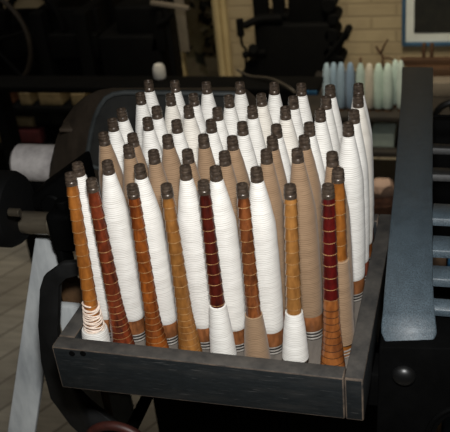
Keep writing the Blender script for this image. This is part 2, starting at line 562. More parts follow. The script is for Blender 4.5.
RAIL = [(417.5, 67, 1.53), (417.5, 73, 1.49), (417, 95, 1.36), (415.5, 130, 1.19), (413, 190, .985), (411, 230, .895), (409, 280, .827), (408.6, 310, .8045), (408.5, 325, .798), (408.7, 333, .796), (408.9, 345, .793)]
def railpt(y):
    for a, b in zip(RAIL, RAIL[1:]):
        if a[1] <= y <= b[1]:
            u = (y - a[1]) / (b[1] - a[1])
            return atd(a[0] + (b[0] - a[0]) * u, y, a[2] + (b[2] - a[2]) * u)
loom = thing('loom', 'black cast-iron loom with a curved grey side rail and cross bars, carrying the bobbin box', 'loom', (.33, .12, 0))
rp = [atd(*a) for a in RAIL]
WPX = [29, 29.5, 30, 32.5, 36.5, 40.5, 45, 49, 52, 52.5, 42]
wd = [w * a[2] / FPX / .965 for w, a in zip(WPX, RAIL)]
fine, fw = [], []
sp = spline(rp, 5)
for k, p in enumerate(sp):
    u = k / 5; i = min(int(u), len(wd) - 2); u -= i
    fine.append(p); fw.append(wd[i] + (wd[i + 1] - wd[i]) * u)
end = fine[0] + V((0, .012, -.012)); fine.insert(0, end); fw.insert(0, fw[0])
part('curved_rail', strap(B(), fine, fw, .011), M['rail'], loom, 50)
for ya, yb in ((141.5, 146), (165, 172), (200.5, 215.5), (232, 247.5), (261.5, 275.5), (294, 306.5)):
    a, b = railpt(ya), railpt(yb)
    c = (a + b) / 2; w = (b - a).length
    x0 = .0225
    part('cross_bar', strap(B(), [c + V((x0, 0, -.002)), c + V((x0 + .05, 0, -.002)), c + V((.16, 0, -.002))], w, .009, (b - a).normalized()), M['rail'] if ya > 190 else M['dimbar'], loom, 50)
for y, dd in ((116, 1.27),):
    a = atd(434, y, dd)
    part('thin_rod', rod(B(), a + V((-.004, 0, 0)), a + V((.16, 0, 0)), .0022, 10), M['iron'], loom)
yp = .028
out = [(379, 347), (520, 350), (520, 440), (484, 440)]
for k in range(13):
    a = math.pi * k / 12
    out.append((458 + 26 * math.cos(a), 440 - 27 * math.sin(a)))
out += [(432, 520), (374, 520)]
part('side_casting', prism(B(), [aty(x, y, yp) for x, y in out], (0, .06, 0), .002), M['iron'], loom)
rim = [aty(458 + 31 * math.cos(math.pi * k / 16), 440 - 32 * math.sin(math.pi * k / 16), yp) for k in range(17)]
part('arch_rim', tube(B(), rim, .003, 8), M['iron'], loom)
p = aty(404, 375, yp)
part('bolt_head', lathe(B(), [(.0112, -.001), (.0112, .0015), (.0100, .0042), (.0070, .0065), (.0035, .0076), (0, .008)], 24, along(p, p + V((0, -1, 0)))), M['bolt'], loom)
for y in (.03, .17):
    part('bed_beam', box(B(), (-.024, y, 1.19), (.42, y + .035, 1.2308), .003), M['iron'], loom)
bp = [(39, 290), (43, 277), (61, 264), (84, 262), (84, 276), (65, 277), (57, 285), (57, 330), (60, 366), (70, 388), (88, 404), (122, 430), (122, 462), (94, 448), (70, 426), (50, 399), (41, 362), (38, 325)]
part('bent_bracket', prism(B(), [aty(x, y, .085) for x, y in bp], (0, .009, 0), .002), M['bracket'], loom, 50)
for x, y in ((.07, .19), (.36, .05), (.36, .5)):
    part('leg', box(B(), (x, y, 0), (x + .05, y + .04, 1.19), .004), M['iron'], loom)
a, b = aty(96, 330, .5), aty(424, 250, .5)
part('under_box_dark_sheet', box(B(), (.03, .36, 0), (.305, .372, 1.18), .002), M['matte_black'], loom)  # black sheet added to stand in for the darkness under the box
a, b = aty(429, 246, .92), aty(560, 122, .92)
part('dark_backing_sheet', box(B(), (a.x, .92, a.z), (b.x, .94, b.z), .002), M['matte_black'], loom)  # added black sheet: the dark background between the upper bars
part('side_beam', box(B(), (.355, .05, 1.15), (.415, .62, 1.2), .004), M['iron'], loom)
M['rust'] = m_plain('red_brown_iron', (74, 34, 26), .5, 0, (40, 20, 16), 40, .2)
c = aty(120, 452, .075)
tor = B(); tube(tor, [c + V((.043 * math.cos(a), 0, .043 * math.sin(a))) for a in [2 * math.pi * k / 40 for k in range(41)]], .006, 10)
hw = part('hand_wheel', tor, M['rust'], loom)
part('wheel_disc', rod(B(), c + V((0, -.002, 0)), c + V((0, .006, 0)), .041, 32), M['iron'], loom)
part('axle', rod(B(), c + V((0, -.01, 0)), c + V((0, .14, 0)), .008, 14), M['iron'], loom)

# rounded guard behind the box
M['guard'] = m_plain('worn_black_guard', (84, 72, 60), .5, 0, (48, 41, 34), 18, .3, .002)
M['guardrim'] = m_plain('rubbed_guard_rim', (70, 74, 74), .45, 0, (40, 42, 42), 14, .2)
M['guardface'] = m_plain('grey_black_guard_face', (48, 48, 46), .45, 0, (28, 28, 27), 14, .3, .002)
g = thing('pulley_guard', 'big rounded black guard casing standing behind the left rear of the box', 'machine guard', (-.1, .47, 0))
fr = [(240, 94), (125, 92.5), (114, 94), (106, 98), (100, 106), (95, 117), (91, 132), (88, 150), (87.5, 160), (91, 166), (101, 169), (240, 180)]
bk = [(244, 87), (112, 88.5), (96, 91), (84, 97), (74, 106), (64, 120), (56, 140), (50, 165), (48, 190), (50, 215), (66, 240), (244, 250)]
F_ = [aty(x, y, .40) for x, y in fr]; K_ = [aty(x, y, .50) for x, y in bk]
bm = B(); mid = []
a = [bm.verts.new(p) for p in F_]
m1 = [bm.verts.new(p.lerp(q, .5) + V((-.006, 0, .004))) for p, q in zip(F_, K_)]
b = [bm.verts.new(p) for p in K_]; b2 = [bm.verts.new(p + V((.01, .03, -.03))) for p in K_]
for A, C_ in ((a, m1), (m1, b), (b, b2)):
    for k in range(len(A)):
        n = (k + 1) % len(A); bm.faces.new((A[k], A[n], C_[n], C_[k]))
bm.faces.new(b2)
part('casing', bm, M['guard'], g, 35)
part('face_plate', prism(B(), [p + V((0, .004, 0)) for p in F_], (0, .008, 0)), M['guardface'], g)
part('face_rim', tube(B(), F_ + [F_[0]], .0035, 8), M['guardrim'], g)
pp = aty(68, 126, .455)
part('clip', box(B(), pp + V((-.010, -.012, -.005)), pp + V((.02, .02, .001)), .002), M['guard'], g)
part('pedestal', box(B(), (-.19, .48, 0), (.02, .54, 1.2), .004), M['iron'], g)

# roller, shaft and wheel at the left
M['pale'] = m_plain('dirty_white_paint', (236, 230, 226), .55, 0, (176, 170, 168), 26, .1)
M['steel'] = m_plain('oily_steel', (160, 148, 128), .3, .8, (100, 92, 80), 50, .05, .0005, .5, (.2, 1, 1))
ra, rb = aty(17, 162, .63), aty(17, 162, .63) + V((.10, .0, .0))
roller = thing('roller', 'pale grey-white painted roller lying left of the black guard casing', 'roller', (ra.x, ra.y, 0))
part('drum', rod(B(), ra, rb, .034, 36, .007), M['pale'], roller)
part('stand', box(B(), (ra.x + .02, ra.y - .012, 0), (ra.x + .045, ra.y + .012, ra.z - .0338), .003), M['iron'], roller)
sa, sb = atd(24, 222, 1.1), atd(57, 222, 1.1)
sb = V((sb.x, sa.y, sa.z))
sh = thing('drive_shaft', 'oily steel shaft with a black wheel at its left end, left of the box', 'shaft', (sb.x + .02, sa.y, 0))
part('shaft', rod(B(), sa + V((-.03, 0, 0)), sb, .0150, 28), M['steel'], sh)
part('collar', rod(B(), sb + V((-.004, 0, 0)), sb + V((.001, 0, 0)), .0166, 28), M['steel'], sh)
wa = V((sa.x, sa.y, atd(10, 207, 1.1).z))
part('wheel', lathe(B(), [(0, 0), (.030, 0), (.046, .004), (.050, .012), (.050, .06), (.044, .066), (0, .066)], 40, along(wa, wa + V((-1, 0, 0)))), M['matte_black'], sh)
pb = atd(9, 212, 1.03)
part('bolt', rod(B(), pb, pb + V((.015, 0, 0)), .0052, 14), M['steel'], sh)
part('bearing', box(B(), sb + V((.002, -.022, -.03)), sb + V((.038, .022, .026)), .008, 3), M['iron'], sh)
part('bearing_cap', rod(B(), sb + V((.02, 0, .024)), sb + V((.02, 0, .036)), .009, 12), M['iron'], sh)
part('pedestal', box(B(), sb + V((.002, -.014, -sb.z)), sb + V((.013, .014, -.028)), .003), M['iron'], sh)
hb = sh
hz = sa.z
part('gear_housing', hexa(B(), [(sb.x - .055, sa.y + .03, hz), (sb.x + .03, sa.y + .03, hz), (sb.x + .03, sa.y + .09, hz), (sb.x - .055, sa.y + .09, hz),
                            (sb.x - .048, sa.y + .035, hz + .016), (sb.x + .03, sa.y + .035, hz + .068), (sb.x + .03, sa.y + .085, hz + .068), (sb.x - .048, sa.y + .085, hz + .016)], .006, 3), M['iron'], hb)
part('flange', rod(B(), (sb.x - .01, sa.y + .03, hz + .012), (sb.x - .01, sa.y + .022, hz + .012), .016, 20), M['iron'], hb)

# leaning plank
M['greyplank'] = m_plain('whitewashed_plank', (198, 201, 200), .75, 0, (150, 154, 156), 30, .25, .001, .3, (1, 1, .25))
pt, pbm = aty(49, 238, .262), aty(21, 432, .215)
dirp = (pbm - pt); foot = pt + dirp * (pt.z / -dirp.z)
side = V((1, .15, 0)).normalized(); nrm = dirp.cross(side).normalized()
if nrm.y > 0: nrm = -nrm
wt, wb = .0195, .0215
wf = wb + (wb - wt) * 3
bm = hexa(B(), [foot - side * wf, foot + side * wf, foot + side * wf - nrm * .012, foot - side * wf - nrm * .012,
                pt - side * wt, pt + side * wt, pt + side * wt - nrm * .012, pt - side * wt - nrm * .012], .0015)
tag(obj('plank', bm, M['greyplank']), 'whitewashed plank leaning on the floor at the left, beside the bent bracket', 'plank')

# things seen under and beside the loom
M['bluegrey'] = m_plain('blue_grey_sheet', (120, 128, 134), .6, 0, (96, 102, 108), 20, .05)
M['tanwood'] = m_wood('tan_board', (150, 120, 74), (110, 84, 48), .6, 30, 0)
M['brownwood'] = m_wood('brown_board', (96, 70, 44), (66, 46, 28), .6, 30, 0)
M['cyan'] = m_plain('blue_paint', (30, 84, 120), .5, 0, (24, 64, 92), 20, .05)
def pole(name, x0, x1, ytop, Y, depth, m, label, cat, z0=0.):
    a = aty(x0, ytop, Y); b = aty(x1, ytop, Y)
    return tag(obj(name, box(B(), (a.x, Y, z0), (b.x, Y + depth, a.z), .003), m), label, cat)
pole('metal_sheet', 95, 128, 393, .32, .012, M['bluegrey'], 'blue-grey metal sheet standing in the dark under the left side of the box', 'sheet')
pole('brown_board', 57, 80, 281, .165, .012, M['brownwood'], 'brown board standing behind the whitish-grey board, seen through the bent bracket', 'board')
pole('grey_board', 55, 77, 306, .142, .012, M['greyplank'], 'whitish-grey board glimpsed through the bent black bracket, left of the box', 'board')
pole('thin_batten', 283, 288, 405, .36, .01, M['tanwood'], 'thin tan batten in the dark below the middle of the box', 'batten')
pole('wide_batten', 327, 347, 405, .38, .015, M['brownwood'], 'wider brown batten in the dark below the right end of the box', 'batten')
pole('olive_board', 425, 447, 245, .41, .015, M['brownwood'], 'olive-brown board standing behind the cross bars at the right edge', 'board')
pole('tan_board', 424, 446, 308, .375, .015, M['tanwood'], 'short tan board standing in front of the olive-brown board, right edge', 'board')
pole('blue_board', 447.5, 475, 262, .39, .015, M['cyan'], 'blue board at the right edge behind the cross bars', 'board')

# ------------------------------------------------------------------ background: rack of pastel bobbins
M['rackwood'] = m_plain('dark_rack_wood', (44, 38, 30), .7, 0, (26, 22, 18), 20, .2)
zs1 = aty(360, 110, 2.32).z; zs2 = aty(380, 145, 2.32).z; zs3 = aty(380, 205, 2.32).z
x0, x1 = aty(297, 112, 2.28).x, .42
rk = thing('shelf_rack', 'dark wooden shelf rack behind the box, pastel bobbins standing on its top', 'shelf', ((x0 + x1) / 2, 2.45, 0))
for z in (zs1, zs2, zs3):
    part('shelf', box(B(), (x0, 2.04 if z == zs3 else 2.26, z - .022), (x1, 2.72, z), .003), M['rackwood'], rk)
for x in (x0 + .003, x1 - .033):
    for y in (2.27, 2.68):
        part('leg', box(B(), (x, y, 0), (x + .03, y + .03, zs1 - .001), .003), M['rackwood'], rk)
def m_pastel(name, c): return m_thread(name, c, tuple(int(v * .8) for v in c), 500)
PAST = [(326.7, 62.5, 7.5, 'blue', (172, 194, 206), 'slate-blue yarn bobbin, leftmost of the pastel bobbins on the rack'),
        (333.6, 62, 7.5, 'blue', (156, 180, 198), 'blue yarn bobbin, second from left on the rack'),
        (341, 62, 8, 'blue', (152, 176, 194), 'blue yarn bobbin, third from left on the rack'),
        (350.3, 62, 8, 'blue', (134, 158, 182), 'deepest blue yarn bobbin, fourth from left on the rack'),
        (360.6, 57.5, 8.5, 'mint', (184, 204, 194), 'taller grey-green yarn bobbin with a bare brown tip, beside the blue ones on the rack'),
        (369.3, 63, 8.5, 'cream', (204, 196, 178), 'cream yarn bobbin between the green ones on the rack'),
        (378.6, 63, 9, 'mint', (194, 216, 202), 'pale mint yarn bobbin right of the cream one on the rack'),
        (387.8, 63, 9.3, 'mint', (202, 220, 208), 'pale mint yarn bobbin, third from the right end of the rack row'),
        (395.3, 59.5, 8, 'mint', (196, 216, 206), 'tall pale mint yarn bobbin, second from the right end of the rack row'),
        (400.8, 60, 7, 'mint', (208, 224, 214), 'pale mint yarn bobbin at the right end of the rack row, beside the grey rail')]
for k, (x, yt, w, cn, c, lab) in enumerate(PAST):
    Y = 2.32 + (.04 if k in (1, 8) else 0)
    base = aty(x, 110, Y); base.z = zs1
    top = aty(x, yt, Y + .0); H = top.z - zs1
    r = w / 2 * 3.06 / FPX * 1.1
    t = thing('pastel_bobbin', lab, 'bobbin', base, 'pastel bobbins on the rack')
    lean = (aty(x, yt, Y).x - base.x)
    sc = (r, H)
    obj('thread_winding', lathe(B(), [(0, .012), (r * .9, .012), (r, .016), (r * 1.02, H * .4), (r, H * .72), (r * .84, H * .85), (r * .55, H * .96), (r * .35, H * .985), (0, H * .99)] if cn != 'mint' or k != 4 else [(0, .012), (r * .9, .012), (r, .016), (r * 1.02, H * .4), (r * .98, H * .68), (r * .78, H * .8), (r * .36, H * .9), (r * .2, H * .905)], 22), m_pastel('yarn_%d' % k, c), t)
    obj('wooden_core', lathe(B(), [(0, 0), (r * .85, 0), (r * .85, .012), (r * .3, .014), (r * .3, H * (.99 if k == 4 else .9)), (r * .2, H * (1 if k == 4 else .91)), (0, H * (1 if k == 4 else .91))], 18), M['brownwood'], t)
    t.rotation_euler = (0, math.atan2(lean, H), 0)
pale = m_plain('pale_green_card', (204, 218, 202), .7, 0, (180, 194, 178), 10, .05)
a, b = aty(371, 145, 2.30), aty(394, 134, 2.30)
tag(obj('flat_box', box(B(), (a.x, 2.30, zs2 + .0005), (b.x, 2.42, b.z), .003), pale), 'pale green flat box on the middle shelf of the rack', 'box')
paper = m_plain('pinkish_paper', (196, 168, 150), .8, 0, (160, 132, 116), 12, .2)
def lump(bm, c, s, seed, n=2):
    rnd = random.Random(seed)
    r = bmesh.ops.create_icosphere(bm, subdivisions=n, radius=1)
    for v in r['verts']:
        k = 1 + rnd.uniform(-.22, .22)
        v.co = V((v.co.x * s[0] * k, v.co.y * s[1] * k, max(v.co.z * k, -.85) * s[2])) + V(c)
    return bm
c = aty(381, 160, 2.15)
hp = c.z - zs3
crumb = thing('yarn_basket', 'brown basket of scraps on the lowest shelf of the rack', 'basket', (c.x, 2.15, zs3))
cb = aty(377, 195, 2.40)
part('basket', lathe(B(), [(0, zs3 + .001), (.055, zs3 + .001), (.075, zs3 + .13), (.070, zs3 + .13), (.05, zs3 + .01), (0, zs3 + .01)], 24, Matrix.Translation((c.x, 2.15, 0))), m_plain('brown_wicker', (96, 62, 44), .8, 0, (50, 30, 22), 60, .6, .004), crumb)
tag(obj('paper_bag', lump(B(), (c.x, 2.15, zs3 + .165), (.045, .035, .045), 4), paper, None, 0), 'crumpled pinkish paper bag sitting in the brown basket on the rack', 'paper bag')

wc = aty(456, 122, 1.45)
wt_ = thing('belt_wheel', 'black spoked wheel half hidden at the right edge beyond the grey rail', 'wheel', (wc.x, wc.y, 0))
part('rim', tube(B(), [wc + V((.055 * math.cos(a), 0, .055 * math.sin(a))) for a in [2 * math.pi * k / 40 for k in range(41)]], .009, 8), M['bolt'], wt_)
for k in range(4):
    a = math.pi * k / 2 + .3
    part('spoke', rod(B(), wc, wc + V((.052 * math.cos(a), 0, .052 * math.sin(a))), .005, 8), M['iron'], wt_)
part('hub', rod(B(), wc + V((0, -.015, 0)), wc + V((0, .03, 0)), .014, 14), M['iron'], wt_)
part('stand', box(B(), (wc.x - .012, wc.y + .028, 0), (wc.x + .012, wc.y + .045, wc.z), .002), M['iron'], wt_)
# clutter at the upper right
greyw = m_plain('grey_weathered_wood', (128, 118, 104), .75, 0, (96, 88, 76), 20, .2, .002, .3, (.2, 1, 1))
brn = m_plain('brown_stained_wood', (92, 66, 44), .65, 0, (52, 36, 24), 20, .2, .002, .3, (.2, 1, 1))
a = aty(427, 97, 2.45)
tag(obj('grey_block', box(B(), (a.x, 2.45, zs1 + .0005), (a.x + .2, 2.52, aty(430, 83, 2.45).z), .004), greyw), 'weathered grey wood block lying on the rack at the right edge', 'block')
st = thing('wooden_stand', 'brown wooden stand with two uprights behind the grey rail, below the picture', 'stand', (.1, 2.62, zs1))
a, b = aty(400, 66, 2.62), aty(460, 59, 2.62)
part('cross_piece', box(B(), (a.x, 2.62, a.z), (b.x, 2.65, b.z), .003), brn, st)
part('lower_crate', box(B(), (aty(406, 66, 2.6).x, 2.58, zs1 + .0005), (aty(460, 66, 2.6).x, 2.68, aty(430, 69, 2.58).z), .004), brn, st)
for x in (424, 432):
    a = aty(x, 43, 2.64)
    part('upright', box(B(), (a.x - .007, 2.632, zs1 + .05), (a.x + .007, 2.648, a.z), .002), brn, st)
pts = [(362, 88), (368, 60), (378, 50), (386, 55), (392, 48), (385, 40)]
br2 = thing('dried_branch', 'twisted dry brown twig sticking up behind the pastel bobbins', 'twig', aty(372, 88, 2.55))
br2.location.z = zs1
P0 = br2.location.copy()
part('stem', tube(B(), [P0, aty(383, 72, 2.55), aty(383, 57, 2.55), aty(378, 50, 2.56), aty(376, 46, 2.56)], [.006, .006, .005, .005, .004], 7), brn, br2)
part('side_twig', tube(B(), [aty(380.5, 53.5, 2.555), aty(384, 46, 2.54), aty(388, 39, 2.55)], [.005, .004, .003], 7), brn, br2)
part('side_twig', tube(B(), [aty(383, 58, 2.55), aty(389, 58, 2.56), aty(396, 61, 2.56)], [.005, .004, .003], 7), brn, br2)

# ------------------------------------------------------------------ bench and machines in the dark
M['black2'] = m_plain('dull_black_machine', (8, 8, 7), .75, 0, (4, 4, 4), 16, .2, .002, .1)
bz = aty(225, 88.5, 1.9).z
bdeep = atz(225, 76, bz).y
bx0, bx1 = aty(-40, 90, 1.9).x, aty(318, 90, 1.9).x
bn = thing('bench', 'long black bench top crossing the background behind the guard casing', 'bench', ((bx0 + bx1) / 2, 2.0, 0))
part('bench_top', box(B(), (bx0, 1.9, bz - .022), (bx1, bdeep, bz), .002), M['black2'], bn)
for x in (bx0 + .1, aty(262, 90, 1.95).x):
    for y in (1.92, bdeep - .05):
        part('leg', box(B(), (x, y, 0), (x + .04, y + .035, bz - .022), .002), M['black2'], bn)
part('blue_strip', box(B(), (aty(304, 90, 1.895).x, 1.893, bz - .018), (bx1 - .002, 1.8995, bz - .004), .001), M['cyan'], bn)
hs = [aty(250, 77, 2.0), aty(268, 78, 1.95), aty(283, 84, 1.9), aty(294, 92, 1.87), aty(299, 102, 1.86)]
hs[0].z = bz + .004
M['hose'] = m_plain('grey_hose', (74, 68, 58), .5, 0, (56, 50, 42), 20, .05)
part('hose', tube(B(), spline([hs[0] + V((-.06, .06, 0))] + hs + [hs[-1] + V((.0, 0, -.3))], 6), .0045, 8), M['hose'], bn)

# machine silhouette in front of the brick wall
Y = 2.75
mc = thing('winding_machine', 'tall black winding machine silhouetted against the brick wall behind the bench', 'machine', (aty(295, 40, Y).x, Y + .1, 0))
def pbox(x0, y0, x1, y1, Y, dep, bev=.006):
    a, b = aty(x0, y1, Y), aty(x1, y0, Y)
    return box(B(), (a.x, Y, a.z), (b.x, Y + dep, b.z), bev, 3)
part('body', pbox(262, 24, 330, 130, Y, .25, .012), M['black2'], mc)
a = aty(262, 130, Y)
part('base', box(B(), (a.x - .04, Y - .02, 0), (a.x + .32, Y + .27, .3), .01), M['black2'], mc)
part('upper_column', pbox(289, -60, 322, 26, Y + .03, .2, .01), M['black2'], mc)
for x0, x1 in ((257, 263), (276, 280)):
    part('post', pbox(x0, -60, x1, 60, Y + .05, .03, .003), M['black2'], mc)
part('tie_bar', pbox(256, 14, 292, 19, Y + .04, .05, .003), M['black2'], mc)
part('arm', tube(B(), spline([aty(282, 18, Y), aty(262, 19, Y), aty(252, 22, Y - .02), aty(244, 26, Y - .03)], 5), .016, 10), M['black2'], mc)
part('knob', rod(B(), aty(240, 24, Y - .03) + V((0, 0, .02)), aty(241, 36, Y - .03), .016, 14), M['black2'], mc)
part('hook', tube(B(), spline([aty(241, 34, Y), aty(242, 44, Y), aty(246, 50, Y), aty(246, 60, Y), aty(246.5, 82, Y)], 5), .006, 8), M['black2'], mc)
part('crank', rod(B(), aty(243, 55, Y), aty(266, 52, Y), .014, 12), M['black2'], mc)
part('crank_boss', rod(B(), aty(253, 49, Y - .04), aty(253.5, 49.5, Y + .05), .022, 18), M['black2'], mc)
part('foot', pbox(252, 62, 270, 130, Y + .01, .2, .01), M['black2'], mc)
part('foot_slope', pbox(246, 72, 258, 130, Y + .02, .2, .01), M['black2'], mc)
for x, y, r in ((328, 6, .03), (333, 20, .024), (331, 36, .03), (337, 46, .022), (330, 54, .03), (345, 37, .016), (338, 62, .025)):
    c = aty(x, y, Y)
    part('gear', rod(B(), c, c + V((0, .12, 0)), r, 20), M['black2'], mc)
part('lever', tube(B(), [aty(326, 58, Y), aty(338, 44, Y), aty(345, 34, Y), aty(347, 30, Y)], .009, 8), M['black2'], mc)

# big loom at the far left
Y = 2.6
lm = thing('power_loom', 'huge black loom filling the dark upper left of the room', 'loom', (aty(70, 40, Y).x, Y + .2, 0))
a0, a1 = aty(-60, 30, Y), aty(152, 12, Y)
part('breast_beam', pbox(-60, 34, 96, 60, Y, .1, .01), M['black2'], lm)
part('front_panel', box(B(), (a0.x, Y + .06, 0), (aty(96, 40, Y).x, Y + .1, aty(50, 14, Y).z), .006), M['black2'], lm)
for x in (-55, 40, 82):
    q = aty(x, 60, Y)
    part('side_frame', box(B(), (q.x, Y - .02, 0), (q.x + .06, Y + .5, aty(x, 12, Y).z), .008), M['black2'], lm)
for x in (30, 90):
    part('post', box(B(), (aty(x, 20, Y).x, Y + .2, aty(x, 20, Y).z - .1), (aty(x + 5, 20, Y).x, Y + .24, 1.25), .004), M['black2'], lm)
part('top_beam', box(B(), (aty(-60, 0, Y).x, Y + .18, 1.1), (aty(97, 0, Y).x, Y + .26, 1.17), .006), M['black2'], lm)
c = aty(-12, 42, Y - .05)
part('wheel_rim', tube(B(), [c + V((.20 * math.cos(t), 0, .22 * math.sin(t))) for t in [2 * math.pi * k / 48 for k in range(49)]], .011, 8), m_plain('worn_rim', (60, 52, 42), .5, .2), lm)
part('wheel_hub', rod(B(), c + V((0, -.03, 0)), c + V((0, .1, 0)), .04, 18), M['black2'], lm)
for k in range(6):
    t = k * math.pi / 3 + .2
    part('wheel_spoke', rod(B(), c, c + V((.20 * math.cos(t), 0, .22 * math.sin(t))), .009, 8), M['black2'], lm)
c = aty(36, 30, Y + .02)
part('curved_guard', tube(B(), [c + V((.13 * math.cos(t), 0, .17 * math.sin(t))) for t in [math.pi * k / 24 for k in range(25)]], .016, 8), M['black2'], lm)

# second machine with an arm, left of the window
Y = 2.5
m2 = thing('twisting_machine', 'black machine with a slim post and raised arm left of the mottled window', 'machine', (aty(135, 40, Y).x, Y + .1, 0))
part('body', pbox(108, 36, 158, 100, Y, .25, .012), M['black2'], m2)
a = aty(112, 100, Y)
part('base', box(B(), (a.x - .02, Y, 0), (a.x + .25, Y + .25, .45), .01), M['black2'], m2)
part('head', pbox(118, 6, 160, 40, Y + .03, .18, .014), M['black2'], m2)
part('neck', hexa(B(), [aty(150, 52, Y), aty(166, 52, Y), aty(166, 52, Y) + V((0, .1, 0)), aty(150, 52, Y) + V((0, .1, 0)),
                        aty(156, 12, Y), aty(162, 12, Y), aty(162, 12, Y) + V((0, .1, 0)), aty(156, 12, Y) + V((0, .1, 0))], .006), M['black2'], m2)
part('raised_arm', tube(B(), spline([aty(158, 24, Y), aty(166, 20, Y), aty(173, 13, Y)], 5), .012, 8), M['black2'], m2)
q = aty(174, 76, Y)
part('slim_post', box(B(), (q.x - .010, Y, 0), (q.x + .010, Y + .02, aty(174, 8, Y).z), .002), M['black2'], m2)
part('pale_bar', hexa(B(), [aty(150, 5, Y), aty(188, 11, Y), aty(188, 11, Y) + V((0, .02, 0)), aty(150, 5, Y) + V((0, .02, 0)),
                            aty(150, 1, Y), aty(188, 7, Y), aty(188, 7, Y) + V((0, .02, 0)), aty(150, 1, Y) + V((0, .02, 0))], .002), greyw, m2)
j0 = atz(160, 77, bz + .0005); j0.y = bdeep - .03; j0.x = aty(160, 77, bdeep - .03).x
jar = thing('white_spool', 'small white rounded spool standing on the black bench, upper left', 'spool', j0)
part('winding', lathe(B(), [(0, .004), (.020, .004), (.022, .01), (.021, .04), (.015, .052), (.005, .056), (0, .056)], 20, Matrix.Translation(j0)), m_pastel('spool_yarn', (214, 212, 204)), jar)
part('foot', lathe(B(), [(0, 0), (.017, 0), (.017, .005), (0, .005)], 20, Matrix.Translation(j0)), brn, jar)

# low rack under the bench with boxes
Y = 2.24
lz1 = aty(50, 106, Y).z; lz2 = aty(20, 144, Y).z; lz15 = aty(20, 134, Y).z
lr = thing('low_rack', 'dark low rack under the bench at the left', 'shelf', (aty(45, 110, Y).x, Y + .1, 0))
lx0, lx1 = aty(-30, 110, Y).x, aty(110, 110, Y).x
for z in (lz1, lz2):
    part('shelf', box(B(), (lx0, Y - .02, z - .02), (lx1, Y + .2, z), .002), M['black2'], lr)
for x in (lx0 + .002, lx1 - .032):
    part('leg', box(B(), (x, Y - .01, 0), (x + .03, Y + .18, lz1 - .002), .002), M['black2'], lr)
yel = m_plain('yellowish_wood', (134, 116, 80), .7, 0, (100, 86, 58), 16, .1)
org = m_plain('orange_brown_card', (116, 74, 44), .7, 0, (90, 56, 34), 16, .1)
red = m_plain('dull_red_cloth', (84, 20, 22), .8, 0, (56, 12, 14), 30, .3)
def item(name, x0, y0, x1, y1, z, dep, m, lab, cat, dy=0):
    a, b = aty(x0, y1, Y + dy), aty(x1, y0, Y + dy)
    return tag(obj(name, box(B(), (a.x, Y + dy, z + .0005), (b.x, Y + dy + dep, b.z), .006, 3), m), lab, cat)
item('wooden_block', 40, 93, 60, 105, lz1, .1, yel, 'widest yellowish wooden block on the low rack under the bench', 'block')
item('wooden_block', 20.5, 93, 29, 105, lz1, .1, yel, 'narrow yellowish block on the low rack, left of the widest block', 'block')
item('wooden_block', 72, 94, 84, 105, lz1, .1, yel, 'yellowish block on the low rack beside the guard casing', 'block')
item('brown_carton', -8, 93, 9, 105, lz1, .12, org, 'orange-brown carton on the low rack at the left edge', 'carton')
item('pale_block', -8, 131, 9, 144, lz2, .1, yel, 'yellowish block on the lower shelf at the left edge', 'block')
item('red_bundle', 15, 131, 39, 144, lz2, .05, red, 'dull red cloth bundle on the lower shelf at the left', 'bundle')
ob = aty(2, 131, Y + .12)
tag(obj('long_board', box(B(), (ob.x, Y + .13, lz2 + .0005), (aty(31, 119, Y + .13).x, Y + .16, aty(31, 119, Y + .13).z), .003), yel), 'long yellowish board on the lower shelf behind the red bundle', 'board')

# ------------------------------------------------------------------ the room
def m_brick():
    t = NT('cream_painted_brick')
    co = t.n('ShaderNodeTexCoord'); sx = t.n('ShaderNodeSeparateXYZ'); cx = t.n('ShaderNodeCombineXYZ')
    t.l(co.outputs['Object'], sx.inputs[0]); t.l(sx.outputs['X'], cx.inputs['X']); t.l(sx.outputs['Z'], cx.inputs['Y'])
    br = t.n('ShaderNodeTexBrick', Scale=1)
    for k, v in (('Brick Width', .23), ('Row Height', .062), ('Mortar Size', .006), ('Mortar Smooth', .4)): br.inputs[k].default_value = v
    br.inputs['Color1'].default_value = s2l((178, 162, 128)); br.inputs['Color2'].default_value = s2l((164, 148, 116)); br.inputs['Mortar'].default_value = s2l((160, 144, 113))
    t.l(cx.outputs[0], br.inputs['Vector'])
    n = t.noise(t.coord(), 6, 5, .6)
    col = t.mix(t.ramp(n, [(.4, (0, 0, 0, 1)), (.75, (.5, .5, .5, 1))]), br.outputs['Color'], s2l((128, 113, 86)))
    t.setb(Base_Color=col, Roughness=.8)
    inv = t.n('ShaderNodeMath', operation='SUBTRACT'); inv.inputs[0].default_value = 1; t.l(br.outputs['Fac'], inv.inputs[1])
    t.bump(inv.outputs[0], .7, .006)
    return t.m
def m_floor():
    t = NT('worn_floor_boards')
    br = t.n('ShaderNodeTexBrick', Scale=1)
    for k, v in (('Brick Width', 2.4), ('Row Height', .11), ('Mortar Size', .004), ('Mortar Smooth', .2)): br.inputs[k].default_value = v
    br.inputs['Color1'].default_value = s2l((196, 188, 170)); br.inputs['Color2'].default_value = s2l((170, 162, 146)); br.inputs['Mortar'].default_value = s2l((120, 112, 100))
    t.l(t.coord((1, 1, 1), (0, 0, math.radians(-62))), br.inputs['Vector'])
    n = t.noise(t.coord((1, 7, 1), (0, 0, math.radians(-62))), 5, 6, .65)
    col = t.mix(t.ramp(n, [(.35, (0, 0, 0, 1)), (.7, (.6, .6, .6, 1))]), br.outputs['Color'], s2l((126, 118, 104)))
    t.setb(Base_Color=col, Roughness=.55)
    t.bump(n, .2, .002)
    return t.m
M['plaster'] = m_plain('grey_plaster', (150, 140, 122), .85, 0, (128, 118, 102), 6, .1)
M['brick'] = m_brick()
RX0, RX1, RY0, RY1, RH = -4.2, 2.6, -2.6, 3.3, 3.0
struct('floor', box(B(), (RX0 - .1, RY0 - .1, -.1), (RX1 + .1, RY1 + .1, 0)), m_floor())
